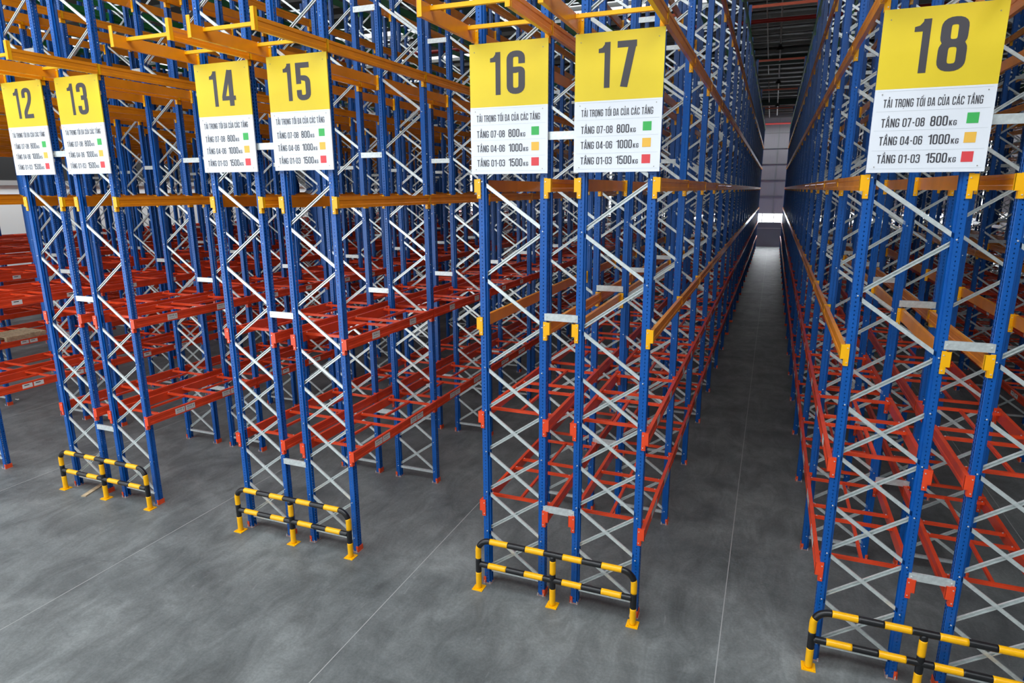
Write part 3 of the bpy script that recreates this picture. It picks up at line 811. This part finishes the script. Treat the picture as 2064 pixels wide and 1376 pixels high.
# small pallet on the left racks
def pallet(x, y, z, label):
    r = empty('wooden_pallet', (x, y, z), label, 'pallet')
    for k in range(7): t = MB(); t.box(-0.5, 0.5, k * 0.165, k * 0.165 + 0.12, 0.115, 0.135); link('deck_board', t.mesh('deck_board', M['wood']), r)
    for xx in (-0.5, -0.05, 0.4):
        t = MB(); t.box(xx, xx + 0.1, 0, 1.11, 0.022, 0.115); link('stringer', t.mesh('stringer', M['wood']), r)
        t = MB(); t.box(xx, xx + 0.1, 0, 1.11, 0.0, 0.020); link('bottom_board', t.mesh('bottom_board', M['wood']), r)
xx9 = [c for c in cols if c[0] == 9][0][1]
pallet(xx9 + 0.48, 3.15, 1.84 + 0.003, 'bare wooden pallet on a low red shelf two rows beyond sign twelve')
t = MB(); rnd = random.Random(2)
for k in range(5): t.tube([(rnd.uniform(-.05, .05), rnd.uniform(-.03, .03), 0.012), (rnd.uniform(-.05, .05), rnd.uniform(-.03, .03), 0.03)], 0.012, 6)
sx = onp = None
def floor_at(u, v):
    d = fwd + rt2 * ((u - 1032) / F_PX) + dn2 * ((v - 688) / F_PX); t_ = -CP.z / d.z; return CP + d * t_
for (u, v, s) in ((35, 806, 1.0),):
    p = floor_at(u, v); o = link('paper_scrap', t.mesh('paper_scrap', M['paper']), None, (p.x, p.y, 0)); tag(o, 'small crumpled white scrap on the floor beside rack twelve', 'scrap')

# ---------------------------------------------------------------- services under the roof
def run(name, pts, r, mt, label, cat, group=None):
    t = MB(); t.tube(pts, r, 10); o = link(name, t.mesh(name, mt, True)); tag(o, label, cat, group); return o
run('sprinkler_pipe', [(-40, 28.4, 14.1), (26, 28.4, 14.1)], 0.10, M['pipe'], 'thick dark red sprinkler main crossing under the roof above the aisle', 'pipe', 'red pipes under the roof')
run('sprinkler_pipe', [(-40, 56.0, 13.2), (26, 56.0, 13.2)], 0.07, M['pipe'], 'nearer thin dark red pipe crossing near the end wall', 'pipe', 'red pipes under the roof')
run('sprinkler_pipe', [(-40, 64.5, 12.4), (26, 64.5, 12.4)], 0.09, M['pipe'], 'dark red pipe crossing right at the end wall', 'pipe', 'red pipes under the roof')
run('cable_conduit', [(1.65, 20, rz(20) - 0.45), (1.65, 44, rz(44) - 0.45)], 0.035, M['white'], 'thin white conduit under the roof, on the near side of the gap', 'conduit')
run('cable_conduit', [(1.65, 46.5, rz(46.5) - 0.45), (1.65, 64, rz(64) - 0.45)], 0.035, M['white'], 'white conduit under the roof beyond the gap, towards the end wall', 'conduit')
run('cable_tray', [(2.35, 14, rz(14) - 0.55), (2.35, 62, rz(62) - 0.55)], 0.045, M['white'], 'white lamp rail running under the roof over the aisle', 'lamp rail')
def lamp(x, y, label):
    z = rz(y) - 0.6; r = empty('pendant_lamp', (x, y, z), label, 'lamp', 'high bay lamps under the roof')
    t = MB(); t.tube([(0, 0, 0), (0, 0, -0.35)], 0.012, 6); link('cord', t.mesh('cord', M['dark']), r)
    t = MB(); t.tube([(0, 0, -0.35), (0, 0, -0.47)], 0.09, 14); link('housing', t.mesh('housing', M['dark']), r)
    t = MB()
    for k in range(16):
        a0, a1 = 2 * math.pi * k / 16, 2 * math.pi * (k + 1) / 16
        t.quad([(0.09 * math.cos(a0), 0.09 * math.sin(a0), -0.45), (0.09 * math.cos(a1), 0.09 * math.sin(a1), -0.45), (0.22 * math.cos(a1), 0.22 * math.sin(a1), -0.60), (0.22 * math.cos(a0), 0.22 * math.sin(a0), -0.60)])
    link('lamp_shade', t.mesh('lamp_shade', M['dark']), r)
for k, y in enumerate((24.5, 34, 43.5, 53)): lamp(2.35, y, '%s dark high bay lamp over the aisle beside sign eighteen' % ('nearest', 'second', 'third', 'farthest')[k])
lamp(-15.2, 26.0, 'dark high bay lamp against the bright roof light beyond sign sixteen')
